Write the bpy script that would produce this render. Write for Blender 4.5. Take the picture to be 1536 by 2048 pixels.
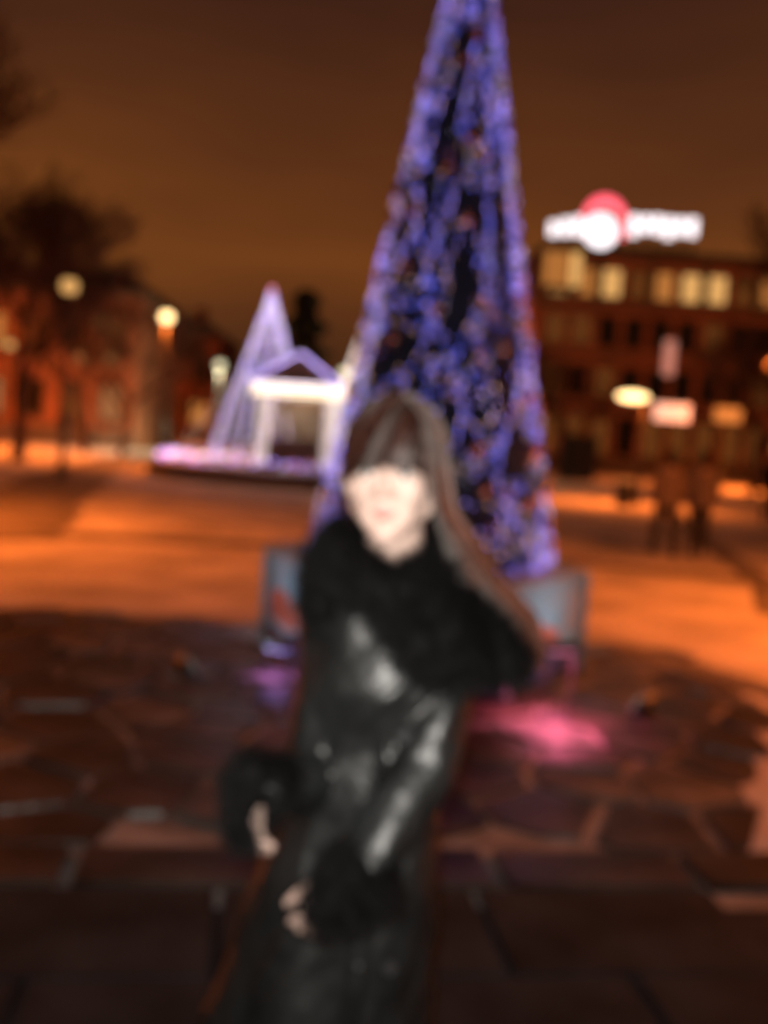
import bpy, bmesh, math, random
from mathutils import Vector, Matrix, noise, Quaternion

scene = bpy.context.scene
for o in list(bpy.data.objects):
    bpy.data.objects.remove(o, do_unlink=True)
C = scene.collection
R = math.radians
rnd = random.Random(7)

# ------------------------------------------------------------------ camera
cam_d = bpy.data.cameras.new('camera')
cam = bpy.data.objects.new('camera', cam_d)
C.objects.link(cam)
cam_d.sensor_fit = 'VERTICAL'
cam_d.sensor_height = 36.0
cam_d.lens = 35.0
cam_d.clip_start = 0.02
cam_d.clip_end = 2000
cam.location = (0, 0, 1.65)
cam.rotation_euler = (Matrix.Rotation(R(90 - 4.6), 3, 'X') @ Matrix.Rotation(R(3.8), 3, 'Z')).to_euler()
DOF = True
if DOF:                                   # the lens is racked to its near limit: the whole picture is out of focus
    cam_d.dof.use_dof = True
    cam_d.dof.focus_distance = 0.15
    cam_d.dof.aperture_fstop = 13
scene.camera = cam

# ------------------------------------------------------------------ world: city glow on low cloud
world = bpy.data.worlds.new('World')
scene.world = world
world.use_nodes = True
nt = world.node_tree
nt.nodes.clear()
N = nt.nodes.new
L = nt.links.new
w_out = N('ShaderNodeOutputWorld')
w_add = N('ShaderNodeAddShader')
w_bg = N('ShaderNodeBackground')
w_bg.inputs['Strength'].default_value = 1.0
w_sk = N('ShaderNodeBackground')
w_sk.inputs['Strength'].default_value = 0.05
sky_n = N('ShaderNodeTexSky')
sky_n.sky_type = 'NISHITA'
sky_n.sun_disc = False
sky_n.sun_elevation = R(-8)
sky_n.sun_rotation = R(120)
L(sky_n.outputs[0], w_sk.inputs['Color'])
tc = N('ShaderNodeTexCoord')
sep = N('ShaderNodeSeparateXYZ')
L(tc.outputs['Generated'], sep.inputs[0])
nz = N('ShaderNodeTexNoise')
nz.inputs['Scale'].default_value = 2.2
nz.inputs['Detail'].default_value = 3.0
mp = N('ShaderNodeMapping')
mp.inputs['Scale'].default_value = (1, 1, 3.5)
L(tc.outputs['Generated'], mp.inputs[0])
L(mp.outputs[0], nz.inputs['Vector'])
m1 = N('ShaderNodeMath'); m1.operation = 'MULTIPLY_ADD'
m1.inputs[1].default_value = 0.22
L(nz.outputs[0], m1.inputs[0])
m2 = N('ShaderNodeMath'); m2.operation = 'SUBTRACT'
L(sep.outputs['Z'], m1.inputs[2])
L(m1.outputs[0], m2.inputs[0]); m2.inputs[1].default_value = 0.11
ramp = N('ShaderNodeValToRGB')
L(m2.outputs[0], ramp.inputs[0])
cr = ramp.color_ramp
cr.elements[0].position = 0.0; cr.elements[0].color = (.055, .020, .007, 1)
cr.elements[1].position = 1.0; cr.elements[1].color = (.016, .008, .006, 1)
for p, c in ((.09, (.085, .0265, .0085)), (.17, (.165, .048, .0100)), (.26, (.105, .0310, .0090)), (.40, (.046, .0145, .0078)), (.6, (.024, .0088, .006))):
    e = cr.elements.new(p); e.color = (*c, 1)
L(ramp.outputs[0], w_bg.inputs['Color'])
L(w_bg.outputs[0], w_add.inputs[0]); L(w_sk.outputs[0], w_add.inputs[1])
L(w_add.outputs[0], w_out.inputs[0])

# ------------------------------------------------------------------ the camera's own flash
fl_d = bpy.data.lights.new('camera_flash', 'SPOT')
fl_d.energy = 188; fl_d.color = (1, .95, .88); fl_d.spot_size = R(100); fl_d.spot_blend = 1.0; fl_d.shadow_soft_size = .015
fl = bpy.data.objects.new('camera_flash', fl_d)
C.objects.link(fl)
fl.location = (-.02, -.03, 1.71)
fl.rotation_euler = (R(88), 0, 0)

vs = scene.view_settings
vs.view_transform = 'Standard'; vs.look = 'None'; vs.exposure = 0.0; vs.gamma = 1.0
vs.use_curve_mapping = False
scene.render.engine = 'CYCLES'
scene.cycles.use_denoising = True
scene.cycles.max_bounces = 6

# ================================================================== helpers
class MB:
    def __init__(s):
        s.v = []; s.f = []; s.m = []
    def face(s, idx, m=0):
        s.f.append(tuple(idx)); s.m.append(m)
    def box(s, c, d, rz=0, m=0, taper=1.0):
        n = len(s.v); cs, sn = math.cos(rz), math.sin(rz)
        for z in (-1, 1):
            k = taper if z > 0 else 1.0
            for x, y in ((-1, -1), (1, -1), (1, 1), (-1, 1)):
                px, py = x * d[0] / 2 * k, y * d[1] / 2 * k
                s.v.append((c[0] + px * cs - py * sn, c[1] + px * sn + py * cs, c[2] + z * d[2] / 2))
        for q in ((3, 2, 1, 0), (4, 5, 6, 7), (0, 1, 5, 4), (1, 2, 6, 5), (2, 3, 7, 6), (3, 0, 4, 7)):
            s.face([n + i for i in q], m)
        return s
    def prism(s, poly, z0, z1, m=0, inset=0.0):
        n = len(s.v); k = len(poly)
        cx = sum(p[0] for p in poly) / k; cy = sum(p[1] for p in poly) / k
        for p in poly: s.v.append((p[0], p[1], z0))
        for p in poly:
            dx, dy = p[0] - cx, p[1] - cy; l = math.hypot(dx, dy) or 1
            s.v.append((p[0] - dx / l * inset, p[1] - dy / l * inset, z1))
        s.face([n + k + i for i in range(k)], m)
        s.face([n + i for i in reversed(range(k))], m)
        for i in range(k):
            j = (i + 1) % k
            s.face((n + i, n + j, n + k + j, n + k + i), m)
        return s
    def tube(s, pts, rad, sides=8, m=0, caps=True):
        pts = [Vector(p) for p in pts]
        if not hasattr(rad, '__len__'): rad = [rad] * len(pts)
        n = len(s.v); up = None
        for i, p in enumerate(pts):
            a = pts[max(i - 1, 0)]; b = pts[min(i + 1, len(pts) - 1)]
            t = (b - a)
            t = t.normalized() if t.length > 1e-9 else Vector((0, 0, 1))
            if up is None:
                up = t.orthogonal().normalized()
            else:
                up = (up - t * up.dot(t))
                up = up.normalized() if up.length > 1e-6 else t.orthogonal().normalized()
            sd = t.cross(up)
            for k in range(sides):
                an = 2 * math.pi * k / sides
                s.v.append(tuple(p + (up * math.cos(an) + sd * math.sin(an)) * rad[i]))
        for i in range(len(pts) - 1):
            for k in range(sides):
                k2 = (k + 1) % sides
                s.face((n + i * sides + k, n + i * sides + k2, n + (i + 1) * sides + k2, n + (i + 1) * sides + k), m)
        if caps:
            s.face([n + k for k in reversed(range(sides))], m)
            e = n + (len(pts) - 1) * sides
            s.face([e + k for k in range(sides)], m)
        return s
    def capsule(s, a, b, ra, rb, sides=14, m=0):
        a = Vector(a); b = Vector(b); d = (b - a)
        ln = d.length or 1e-6; d = d / ln
        pts = []; rs = []
        for k in (80, 60, 40, 20):
            pts.append(a - d * ra * math.sin(R(k))); rs.append(ra * math.cos(R(k)))
        pts.append(a); rs.append(ra); pts.append(b); rs.append(rb)
        for k in (20, 40, 60, 80):
            pts.append(b + d * rb * math.sin(R(k))); rs.append(rb * math.cos(R(k)))
        return s.tube(pts, rs, sides, m)
    def chain(s, pts, rs, sides=14, m=0):
        for i in range(len(pts) - 1):
            s.capsule(pts[i], pts[i + 1], rs[i], rs[i + 1], sides, m)
        return s
    def ell(s, c, r, rot=None, m=0, u=20, w=12):
        n = len(s.v); c = Vector(c)
        mt = rot if rot else Matrix.Identity(3)
        s.v.append(tuple(c + mt @ Vector((0, 0, -r[2]))))
        for i in range(1, w):
            ph = -math.pi / 2 + math.pi * i / w
            for k in range(u):
                th = 2 * math.pi * k / u
                s.v.append(tuple(c + mt @ Vector((r[0] * math.cos(ph) * math.cos(th), r[1] * math.cos(ph) * math.sin(th), r[2] * math.sin(ph)))))
        s.v.append(tuple(c + mt @ Vector((0, 0, r[2]))))
        top = len(s.v) - 1
        for k in range(u):
            k2 = (k + 1) % u
            s.face((n, n + 1 + k2, n + 1 + k), m)
            s.face((top, n + 1 + (w - 2) * u + k, n + 1 + (w - 2) * u + k2), m)
            for i in range(w - 2):
                s.face((n + 1 + i * u + k, n + 1 + i * u + k2, n + 1 + (i + 1) * u + k2, n + 1 + (i + 1) * u + k), m)
        return s
    def lathe(s, prof, c=(0, 0, 0), sides=24, m=0):
        n = len(s.v)
        for r, z in prof:
            for k in range(sides):
                a = 2 * math.pi * k / sides
                s.v.append((c[0] + r * math.cos(a), c[1] + r * math.sin(a), c[2] + z))
        for i in range(len(prof) - 1):
            for k in range(sides):
                k2 = (k + 1) % sides
                s.face((n + i * sides + k, n + i * sides + k2, n + (i + 1) * sides + k2, n + (i + 1) * sides + k), m)
        s.face([n + k for k in reversed(range(sides))], m)
        e = n + (len(prof) - 1) * sides
        s.face([e + k for k in range(sides)], m)
        return s
    def loft(s, secs, sides=28, m=0):      # secs: (z, cx, cy, rx, ry)
        n = len(s.v)
        for z, cx, cy, rx, ry in secs:
            for k in range(sides):
                a = 2 * math.pi * k / sides
                s.v.append((cx + rx * math.cos(a), cy + ry * math.sin(a), z))
        for i in range(len(secs) - 1):
            for k in range(sides):
                k2 = (k + 1) % sides
                s.face((n + i * sides + k, n + i * sides + k2, n + (i + 1) * sides + k2, n + (i + 1) * sides + k), m)
        s.face([n + k for k in reversed(range(sides))], m)
        e = n + (len(secs) - 1) * sides
        s.face([e + k for k in range(sides)], m)
        return s
    def octa(s, c, r, m=0):
        n = len(s.v)
        for d in ((1, 0, 0), (0, 1, 0), (-1, 0, 0), (0, -1, 0), (0, 0, 1), (0, 0, -1)):
            s.v.append((c[0] + d[0] * r, c[1] + d[1] * r, c[2] + d[2] * r))
        for k in range(4):
            s.face((n + k, n + (k + 1) % 4, n + 4), m); s.face((n + (k + 1) % 4, n + k, n + 5), m)
        return s
    def spike(s, p, d, w, m=0):            # thin three-sided needle / hair tuft
        p = Vector(p); d = Vector(d); n = len(s.v)
        a = d.orthogonal().normalized() * w; b = d.normalized().cross(a)
        s.v += [tuple(p + a), tuple(p - a * .5 + b * .87), tuple(p - a * .5 - b * .87), tuple(p + d)]
        s.face((n, n + 1, n + 3), m); s.face((n + 1, n + 2, n + 3), m); s.face((n + 2, n, n + 3), m)
        return s
    def mesh(s, name, mats, smooth=False):
        me = bpy.data.meshes.new(name)
        me.from_pydata(s.v, [], s.f)
        if not isinstance(mats, (list, tuple)): mats = [mats]
        for q in mats: me.materials.append(q)
        me.polygons.foreach_set('material_index', s.m)
        if smooth: me.polygons.foreach_set('use_smooth', [True] * len(s.f))
        me.update()
        return me
    def build(s, name, mats, parent=None, smooth=False):
        return link(name, s.mesh(name, mats, smooth), parent)

def link(name, me, parent=None):
    o = bpy.data.objects.new(name, me)
    C.objects.link(o)
    if parent: o.parent = parent
    return o
def empty(name, label, cat, loc=(0, 0, 0), rz=0, group=None):
    o = bpy.data.objects.new(name, None)
    C.objects.link(o)
    o.location = loc; o.rotation_euler = (0, 0, rz)
    return tag(o, label, cat, group)
def tag(o, label, cat, group=None):
    o['label'] = label; o['category'] = cat
    if group: o['group'] = group
    return o
def struct(o):
    o['kind'] = 'structure'; return o
def stuff(o):
    o['kind'] = 'stuff'; return o

def remeshed(mb, name, mats, voxel, smooth_it, parent=None, fn=None):
    """one continuous skin over overlapping solids"""
    tmp = link('tmp', mb.mesh('tmp', []))
    md = tmp.modifiers.new('r', 'REMESH'); md.mode = 'VOXEL'; md.voxel_size = voxel; md.use_smooth_shade = True
    if smooth_it:
        ms = tmp.modifiers.new('s', 'SMOOTH'); ms.factor = .5; ms.iterations = smooth_it
    dg = bpy.context.evaluated_depsgraph_get(); dg.update()
    me = bpy.data.meshes.new_from_object(tmp.evaluated_get(dg))
    me.name = name
    bpy.data.objects.remove(tmp, do_unlink=True)
    me.materials.clear()
    for q in (mats if isinstance(mats, (list, tuple)) else [mats]): me.materials.append(q)
    if fn:
        cos = [v.co.copy() for v in me.vertices]; nos = [v.normal.copy() for v in me.vertices]
        flat = []
        for c, n_ in zip(cos, nos):
            c = c + n_ * fn(c, n_); flat += [c.x, c.y, c.z]
        me.vertices.foreach_set('co', flat); me.update()
    me.polygons.foreach_set('use_smooth', [True] * len(me.polygons))
    return link(name, me, parent)

def mat(name, col, rough=.7, var=.25, scale=6, bump=0, bscale=40, metallic=0, spec=.5, col2=None, detail=5, coat=0, sheen=0):
    m = bpy.data.materials.new(name); m.use_nodes = True
    t = m.node_tree; b = t.nodes['Principled BSDF']
    b.inputs['Roughness'].default_value = rough
    b.inputs['Metallic'].default_value = metallic
    b.inputs['Specular IOR Level'].default_value = spec
    b.inputs['Coat Weight'].default_value = coat
    b.inputs['Sheen Weight'].default_value = sheen
    co = t.nodes.new('ShaderNodeTexCoord')
    if var or col2:
        nn = t.nodes.new('ShaderNodeTexNoise'); nn.inputs['Scale'].default_value = scale; nn.inputs['Detail'].default_value = detail
        t.links.new(co.outputs['Object'], nn.inputs['Vector'])
        rp = t.nodes.new('ShaderNodeValToRGB')
        t.links.new(nn.outputs[0], rp.inputs[0])
        a = tuple(max(0, c * (1 - var)) for c in col); z = tuple(min(1, c * (1 + var)) for c in col) if col2 is None else col2
        rp.color_ramp.elements[0].position = .33; rp.color_ramp.elements[0].color = (*a, 1)
        rp.color_ramp.elements[1].position = .67; rp.color_ramp.elements[1].color = (*z, 1)
        t.links.new(rp.outputs[0], b.inputs['Base Color'])
    else:
        b.inputs['Base Color'].default_value = (*col, 1)
    if bump:
        n2 = t.nodes.new('ShaderNodeTexNoise'); n2.inputs['Scale'].default_value = bscale; n2.inputs['Detail'].default_value = 6
        t.links.new(co.outputs['Object'], n2.inputs['Vector'])
        bp = t.nodes.new('ShaderNodeBump'); bp.inputs['Strength'].default_value = bump; bp.inputs['Distance'].default_value = .02
        t.links.new(n2.outputs[0], bp.inputs['Height']); t.links.new(bp.outputs[0], b.inputs['Normal'])
    return m
def glow(name, col, strength, base=(.8, .8, .8)):
    m = bpy.data.materials.new(name); m.use_nodes = True
    b = m.node_tree.nodes['Principled BSDF']
    b.inputs['Base Color'].default_value = (*base, 1)
    b.inputs['Emission Color'].default_value = (*col, 1)
    b.inputs['Emission Strength'].default_value = strength
    return m
def point(name, loc, watts, col, parent=None, radius=.08):
    d = bpy.data.lights.new(name, 'POINT'); d.energy = watts; d.color = col; d.shadow_soft_size = radius
    o = bpy.data.objects.new(name, d); C.objects.link(o); o.location = loc
    if parent: o.parent = parent
    return o
SODIUM = (1.0, .185, .022)

# ------------------------------------------------------------------ materials
M = {}
M['snow'] = mat('snow', (.56, .53, .52), .85, .38, .9, .7, 7, detail=9)
M['trodden'] = mat('trodden_snow', (.17, .155, .15), .8, .4, 1.4, .7, 8, detail=8)
M['slush'] = mat('slush_joint', (.26, .235, .22), .85, .7, 3.0, .5, 40, detail=7)
M['slab'] = mat('dark_slab', (.026, .019, .017), .31, .5, 2.0, .35, 22, col2=(.105, .078, .068), detail=9, spec=.5)
M['slab2'] = mat('worn_slab', (.035, .030, .028), .5, .5, 3.0, .35, 22, col2=(.20, .18, .17), detail=9, spec=.5)
M['asphalt'] = mat('asphalt', (.020, .022, .024), .85, .4, 3.0, .5, 120, col2=(.042, .045, .048), spec=.2)
M['granite'] = mat('granite', (.12, .11, .105), .6, .4, 20, .2, 60)
M['bark'] = mat('bark', (.085, .045, .032), .9, .4, 12, .4, 40)
M['spruce'] = mat('spruce_needles', (.010, .018, .010), .8, .5, 4)
M['fir'] = mat('fir_needles', (.030, .046, .050), .7, .5, 8)
M['core'] = mat('tree_core', (.020, .022, .045), .9, .3, 8)
M['tinsel'] = mat('tinsel', (.30, .26, .62), .25, .3, 30, metallic=.7)
M['led_blue'] = glow('led_blue', (.13, .15, 1.0), 5.0)
M['led_violet'] = glow('led_violet', (.42, .28, 1.0), 4.2)
M['led_peach'] = glow('led_peach', (1.0, .52, .36), 3.6)
M['led_white'] = glow('led_white', (.88, .74, 1.0), 2.5)
M['led_warm'] = glow('led_warm', (1.0, .82, .58), 3.0)
M['led_pink'] = glow('led_pink', (1.0, .25, .42), 2.4)
M['steel'] = mat('grey_steel', (.28, .38, .42), .5, .2, 10, metallic=.2)
M['iron'] = mat('dark_iron', (.03, .03, .032), .5, .3, 15)
M['teal'] = mat('teal_print', (.17, .40, .52), .45, .25, 3)
M['navy'] = mat('navy_print', (.025, .035, .10), .45, .3, 3)
M['rust'] = mat('orange_print', (.44, .13, .10), .5, .25, 4)
M['rose'] = mat('rose_print', (.30, .36, .40), .5, .25, 4)
M['plasterA'] = mat('ochre_plaster', (.52, .23, .13), .9, .25, .7, .2, 30)
M['plasterB'] = mat('brick_red_plaster', (.55, .23, .135), .9, .25, .7, .2, 30)
M['stone'] = mat('pale_stone', (.20, .16, .13), .85, .2, 2, .15, 30)
M['roof'] = mat('dark_roof', (.06, .05, .048), .85, .4, 2)
M['frame'] = mat('window_frame', (.16, .11, .08), .6, .15, 4)
M['glass'] = mat('dark_glass', (.012, .012, .014), .12, 0)
M['lit1'] = glow('lit_window_amber', (1.0, .36, .08), .5, (.04, .03, .025))
M['lit2'] = glow('lit_window_yellow', (1.0, .52, .16), .85, (.04, .03, .025))
M['lit3'] = glow('lit_window_peach', (1.0, .40, .14), .30, (.04, .03, .025))
M['dim'] = glow('dim_window', (1.0, .30, .06), .11, (.04, .03, .025))
M['sign'] = glow('lit_white_sign', (1.0, .93, .98), 1.7)
M['signred'] = glow('lit_red_sign', (1.0, .09, .15), 1.7)
M['signg'] = glow('lit_grey_sign', (.85, .80, .68), .6)
M['globe'] = glow('lamp_globe_amber', (1.0, .66, .28), 4.2)
M['globew'] = glow('lamp_globe_white', (.90, .90, .58), 1.3)
M['white'] = mat('white_paint', (.75, .74, .72), .5, .1, 5)
M['wood'] = mat('brown_wood', (.22, .12, .06), .6, .35, 6, .3, 30)

# ================================================================== setting
def wobble(x, y):
    return noise.noise(Vector((x * .35, y * .35, 3.1))) * .05 + noise.noise(Vector((x * 1.7, y * 1.7, 0))) * .018 + noise.noise(Vector((x * 5, y * 5, 7))) * .008
def paved(x, y):
    """true on the cleared dark paving"""
    if y > 8.15 + .18 * noise.noise(Vector((x * .9, 0, 5))): return False
    right = 1.56 + .88 * max(0, min(1, (y - 4.1) / 2.2)) + .16 * noise.noise(Vector((0, y * 1.3, 9)))
    if y < 3.9: right = 1.62 + (3.9 - y) * .45
    return x < right
mb = MB()
xs = [-600, -200, -80, -40, -26, -18] + [-14 + .22 * i for i in range(128)] + [18, 26, 40, 80, 200, 600]
ys = [-400, -80, -20, -4] + [.2 * i for i in range(110)] + [24 + i for i in range(20)] + [48, 56, 70, 90, 130, 220, 500, 1200]
for y in ys:
    for x in xs:
        w = wobble(x, y) if abs(x) < 30 and y < 60 else 0
        if x > -9 and y < 9 and paved(x, y): w = -.035
        elif (paved(x - .35, y) or paved(x, y - .3)) and x > -9: w = .025 + .03 * noise.noise(Vector((x * 4, y * 4, 2)))
        mb.v.append((x, y, w))
nx = len(xs)
for j in range(len(ys) - 1):
    for i in range(nx - 1):
        mb.face((j * nx + i, j * nx + i + 1, (j + 1) * nx + i + 1, (j + 1) * nx + i))
struct(mb.build('ground', M['snow'], smooth=True))

# cleared plaza under the slabs, joints packed with slush
pv = MB()
pv.prism([(-9, .2), (3.3, .2), (2.0, 3.2), (1.6, 3.9), (1.6, 4.3), (2.48, 6.3), (2.5, 8.0), (1.2, 8.1), (-.5, 8.05), (-2, 8.15), (-3.5, 8.05), (-5, 8.2), (-9, 8.1)], -.03, .006)
pavement = struct(pv.build('pavement', M['slush']))

MB().prism([(-8.9, .25), (3.2, .25), (1.85, 3.42 + .135 * 1.85 - .11), (-8.9, 3.42 - .135 * 8.9 - .11)], -.02, .010).build('joint_bed', M['asphalt'], pavement)
def clip(poly, a, b, c):
    out = []
    for i, p in enumerate(poly):
        q = poly[(i + 1) % len(poly)]
        dp = a * p[0] + b * p[1] - c; dq = a * q[0] + b * q[1] - c
        if dp <= 0: out.append(p)
        if dp * dq < 0:
            t = dp / (dp - dq); out.append((p[0] + (q[0] - p[0]) * t, p[1] + (q[1] - p[1]) * t))
    return out
kerb_y = lambda x: 3.60 + .135 * x
rs = random.Random(21)
seeds = []
for j in range(12):
    for i in range(16):
        seeds.append((-5.2 + i * .56 + (j % 2) * .28 + rs.uniform(-.17, .17), 3.75 + j * .45 + rs.uniform(-.13, .13)))
for (sx, sy) in seeds:
    if not (paved(sx, sy) or paved(sx - .35, sy)) or sy < kerb_y(sx) + .15 or sx < -4.6: continue
    poly = [(sx - 1, sy - 1), (sx + 1, sy - 1), (sx + 1, sy + 1), (sx - 1, sy + 1)]
    for (tx, ty) in seeds:
        if (tx, ty) == (sx, sy): continue
        dx, dy = tx - sx, ty - sy; l = math.hypot(dx, dy)
        if l > 1.8: continue
        g = rs.uniform(.014, .034)
        poly = clip(poly, dx / l, dy / l, (dx * (sx + tx) / 2 + dy * (sy + ty) / 2) / l - g)
    poly = clip(poly, .135 / 1.009, -1 / 1.009, (-3.80) / 1.009)
    poly = clip(poly, 0, 1, 8.1)
    e_ = .05 * noise.noise(Vector((sx * 3, sy * 3, 1)))
    if sy < 4.1: poly = clip(poly, 1, 0, 1.62 + e_)
    elif sy < 6.4: poly = clip(poly, .908, -.419, .908 * 1.62 - .419 * 4.1 + e_)
    else: poly = clip(poly, 1, 0, 2.55 + e_)
    if len(poly) < 3: continue
    poly = [(p[0] - sx, p[1] - sy) for p in poly]
    o = MB().prism(poly, .0, .028 + rs.uniform(-.006, .008), inset=.012).build('paving_stone', M['slab'] if rs.random() < .62 else M['slab2'], pavement)
    o.location = (sx, sy, 0)
# straight kerb course across the plaza
kme = MB().box((0, 0, .016), (.74, .30, .045), taper=.97).mesh('kerb_stone', M['slab'])
for i in range(-5, 3):
    o = link('kerb_stone', kme, pavement); x = i * .775 + .12
    o.location = (x, kerb_y(x), rs.uniform(-.004, .004)); o.rotation_euler = (0, 0, math.atan(.135) + rs.uniform(-.01, .01))
# big dark slabs in front of the kerb
sme = MB().box((0, 0, .01), (.885, .565, .035), taper=.985).mesh('paving_slab', M['asphalt'])
for j in range(5):
    for i in range(-3, 4):
        x = i * .90 + (j % 2) * .45; y = 3.14 - j * .58 + .135 * x
        if x > 1.75: continue
        o = link('paving_slab', sme, pavement); o.location = (x, y, rs.uniform(-.003, .003)); o.rotation_euler = (0, 0, math.atan(.135))

# trodden ways through the snow
def strip(name, pts, w, m, z=.06):
    b = MB(); k = 0; dense = []
    for i in range(len(pts) - 1):
        a, c = Vector(pts[i]), Vector(pts[i + 1]); n_ = max(2, int((c - a).length / .4))
        for q in range(n_): dense.append(a.lerp(c, q / n_))
    dense.append(Vector(pts[-1]))
    for i, p in enumerate(dense):
        t = (dense[min(i + 1, len(dense) - 1)] - dense[max(i - 1, 0)]).normalized(); nrm = Vector((-t.y, t.x))
        for s_ in (-1, -.5, 0, .5, 1):
            ww = w / 2 * (1 + .25 * noise.noise(Vector((p.x, p.y, s_ * 3))))
            q = p + nrm * s_ * ww
            b.v.append((q.x, q.y, wobble(q.x, q.y) + (z if abs(s_) < 1 else -.03) * .4))
    for i in range(len(dense) - 1):
        for q in range(4): b.face((i * 5 + q, i * 5 + q + 1, (i + 1) * 5 + q + 1, (i + 1) * 5 + q))
    return struct(b.build(name, m, smooth=True))
strip('path', [(-4.9, 12.2), (-6.2, 17), (-8.2, 26), (-9.6, 38), (-11, 60)], 2.4, M['trodden'])
strip('path', [(-4.3, 13.0), (-1.5, 13.6), (2, 13.9), (5, 13.2)], .75, M['trodden'])
strip('path', [(4.2, 10.3), (4.95, 12.6), (5.9, 17.5), (7.5, 26)], .5, M['trodden'])
strip('path', [(1.9, 8.3), (2.9, 6.5), (3.4, 4.8)], .55, M['trodden'])

# ------------------------------------------------------------------ light tree on its pedestal
TX, TY = .36, 7.15
PZ = .77
def cone_r(z): return max(.02, .184 * (5.56 - z))
ped = empty('pedestal', 'hexagonal pedestal with printed teal panels under the tall lit tree', 'pedestal', (.32, 7.1, 0))
PR = 1.15
hexa = [(PR * math.cos(R(a)), PR * math.sin(R(a))) for a in (-4, 56, 116, 176, 236, 296)]
MB().prism([(x * .965, y * .965) for x, y in hexa], -.03, PZ - .03).build('core', M['navy'], ped)
MB().prism([(x * 1.025, y * 1.025) for x, y in hexa], PZ - .03, PZ, inset=.01).build('top', M['steel'], ped)
MB().prism([(x * 1.03, y * 1.03) for x, y in hexa], -.03, .055).build('plinth', M['iron'], ped)
for i in range(6):
    x, y = hexa[i]
    MB().tube([(x, y, .05), (x, y, PZ - .025)], .026, 8).build('corner_post', M['steel'], ped)
    x2, y2 = hexa[(i + 1) % 6]
    a = Vector((x, y, 0)); b = Vector((x2, y2, 0)); d = (b - a).normalized(); nrm = Vector((d.y, -d.x, 0)); mid = (a + b) / 2
    p_e = bpy.data.objects.new('panel', None)
    def pl(shape, off, th=.012):
        bb = MB(); n0 = 0
        for k in (0, 1):
            for (u, z) in shape:
                q = mid * .985 + d * u + nrm * (off + th * k); bb.v.append((q.x, q.y, z))
        n_ = len(shape)
        bb.face([n_ + k for k in range(n_)]); bb.face([k for k in reversed(range(n_))])
        for k in range(n_): bb.face((k, (k + 1) % n_, n_ + (k + 1) % n_, n_ + k))
        return bb
    hw = PR / 2 - .035
    panel = pl([(-hw, .06), (hw, .06), (hw, PZ - .04), (-hw, PZ - .04)], -.02, .02).build('panel', M['teal'], ped)
    pl([(-hw + .01, .065), (hw - .01, .065), (hw - .01, .22), (.1, .26), (-.2, .20), (-hw + .01, .24)], .0005, .003).build('printed_band', M['navy'], panel)
    pl([(-hw + .05, .29), (-.10, .25), (.18, .30), (.20, .38), (-.02, .44), (-.22, .50), (-hw + .06, .48)], .0005, .005).build('printed_shape', M['rust'], panel)
    pl([(.30, .40), (hw - .03, .30), (hw - .03, .66), (.36, .64)], .0005, .004).build('printed_shape', M['rose'], panel)

xt = empty('light_tree', 'tall narrow cone tree wrapped in blue and violet lights on the hexagonal pedestal', 'christmas tree', (TX, TY, PZ))
zz = lambda z: z - PZ
MB().tube([(0, 0, 0), (0, 0, 4.85)], .05, 10).build('pole', M['iron'], xt)
cb = MB(); prof = []
for i in range(24):
    z = PZ + .02 + (5.45 - PZ) * i / 23
    prof.append((cone_r(z) * (.80 + .05 * math.sin(i * 2.1)), zz(z)))
cb.lathe(prof, sides=36).build('core', M['core'], xt)
rt = random.Random(5)
tb = MB()
for i in range(13000):
    z = PZ + .03 + (5.5 - PZ) * (1 - math.sqrt(rt.random()))
    a = rt.uniform(0, 2 * math.pi); r = cone_r(z) * rt.uniform(.76, .95)
    if noise.noise(Vector((math.cos(a) * 3.3, math.sin(a) * 3.3, z * 3.0))) < -.22: r *= .93
    d = Vector((math.cos(a) + rt.uniform(-.6, .6), math.sin(a) + rt.uniform(-.6, .6), rt.uniform(-.5, .5))).normalized()
    tb.spike((r * math.cos(a), r * math.sin(a), zz(z)), d * rt.uniform(.05, .12), .005)
stuff(tb.build('needles', M['fir'], xt))
LEDS = [M['led_blue'], M['led_violet'], M['led_peach'], M['iron']]
def led_pick(k):
    return 0 if k < .52 else (1 if k < .90 else 2)
NS = 14
for s_ in range(NS):                              # strings running from the tip to the rim
    b = MB(); a0 = 2 * math.pi * (s_ + .35) / NS; pts = []; z = 5.45; q = 0
    while z > PZ + .02:
        a = a0 + (.22 * math.sin(z * 2.3 + s_ * 1.7) + .10 * math.sin(z * 5.1 + s_ * 2.9))
        r = cone_r(z) * (.985 + .02 * math.sin(z * 9 + s_))
        p = (r * math.cos(a), r * math.sin(a), zz(z)); pts.append(p)
        if rt.random() < .57 + .72 * (noise.noise(Vector((math.cos(a) * 3.1, math.sin(a) * 3.1, z * 2.6))) + .25):
            b.octa((p[0] + rt.uniform(-.012, .012), p[1] + rt.uniform(-.012, .012), p[2]), rt.uniform(.0045, .0078), led_pick(rt.random()))
        z -= .027
    b.tube(pts[::4] + [pts[-1]], .003, 4, 3)
    stuff(b.build('light_string', LEDS, xt))
for s_ in range(10):                              # light nets, one panel each
    b = MB()
    for i in range(620):
        z = PZ + .03 + (5.4 - PZ) * (1 - math.sqrt(rt.random())); a = 2 * math.pi * (s_ + rt.random()) / 10
        if noise.noise(Vector((math.cos(a) * 3.4, math.sin(a) * 3.4, z * 3.0))) < .02 + .14 * math.sin(z * 6.3): continue
        r = cone_r(z) * rt.uniform(.93, 1.01); k = rt.random()
        b.octa((r * math.cos(a), r * math.sin(a), zz(z)), rt.uniform(.0036, .0068), 0 if k < .46 else (1 if k < .62 else (2 if k < .84 else 4)))
    stuff(b.build('light_net', LEDS + [M['led_white']], xt))
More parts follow.
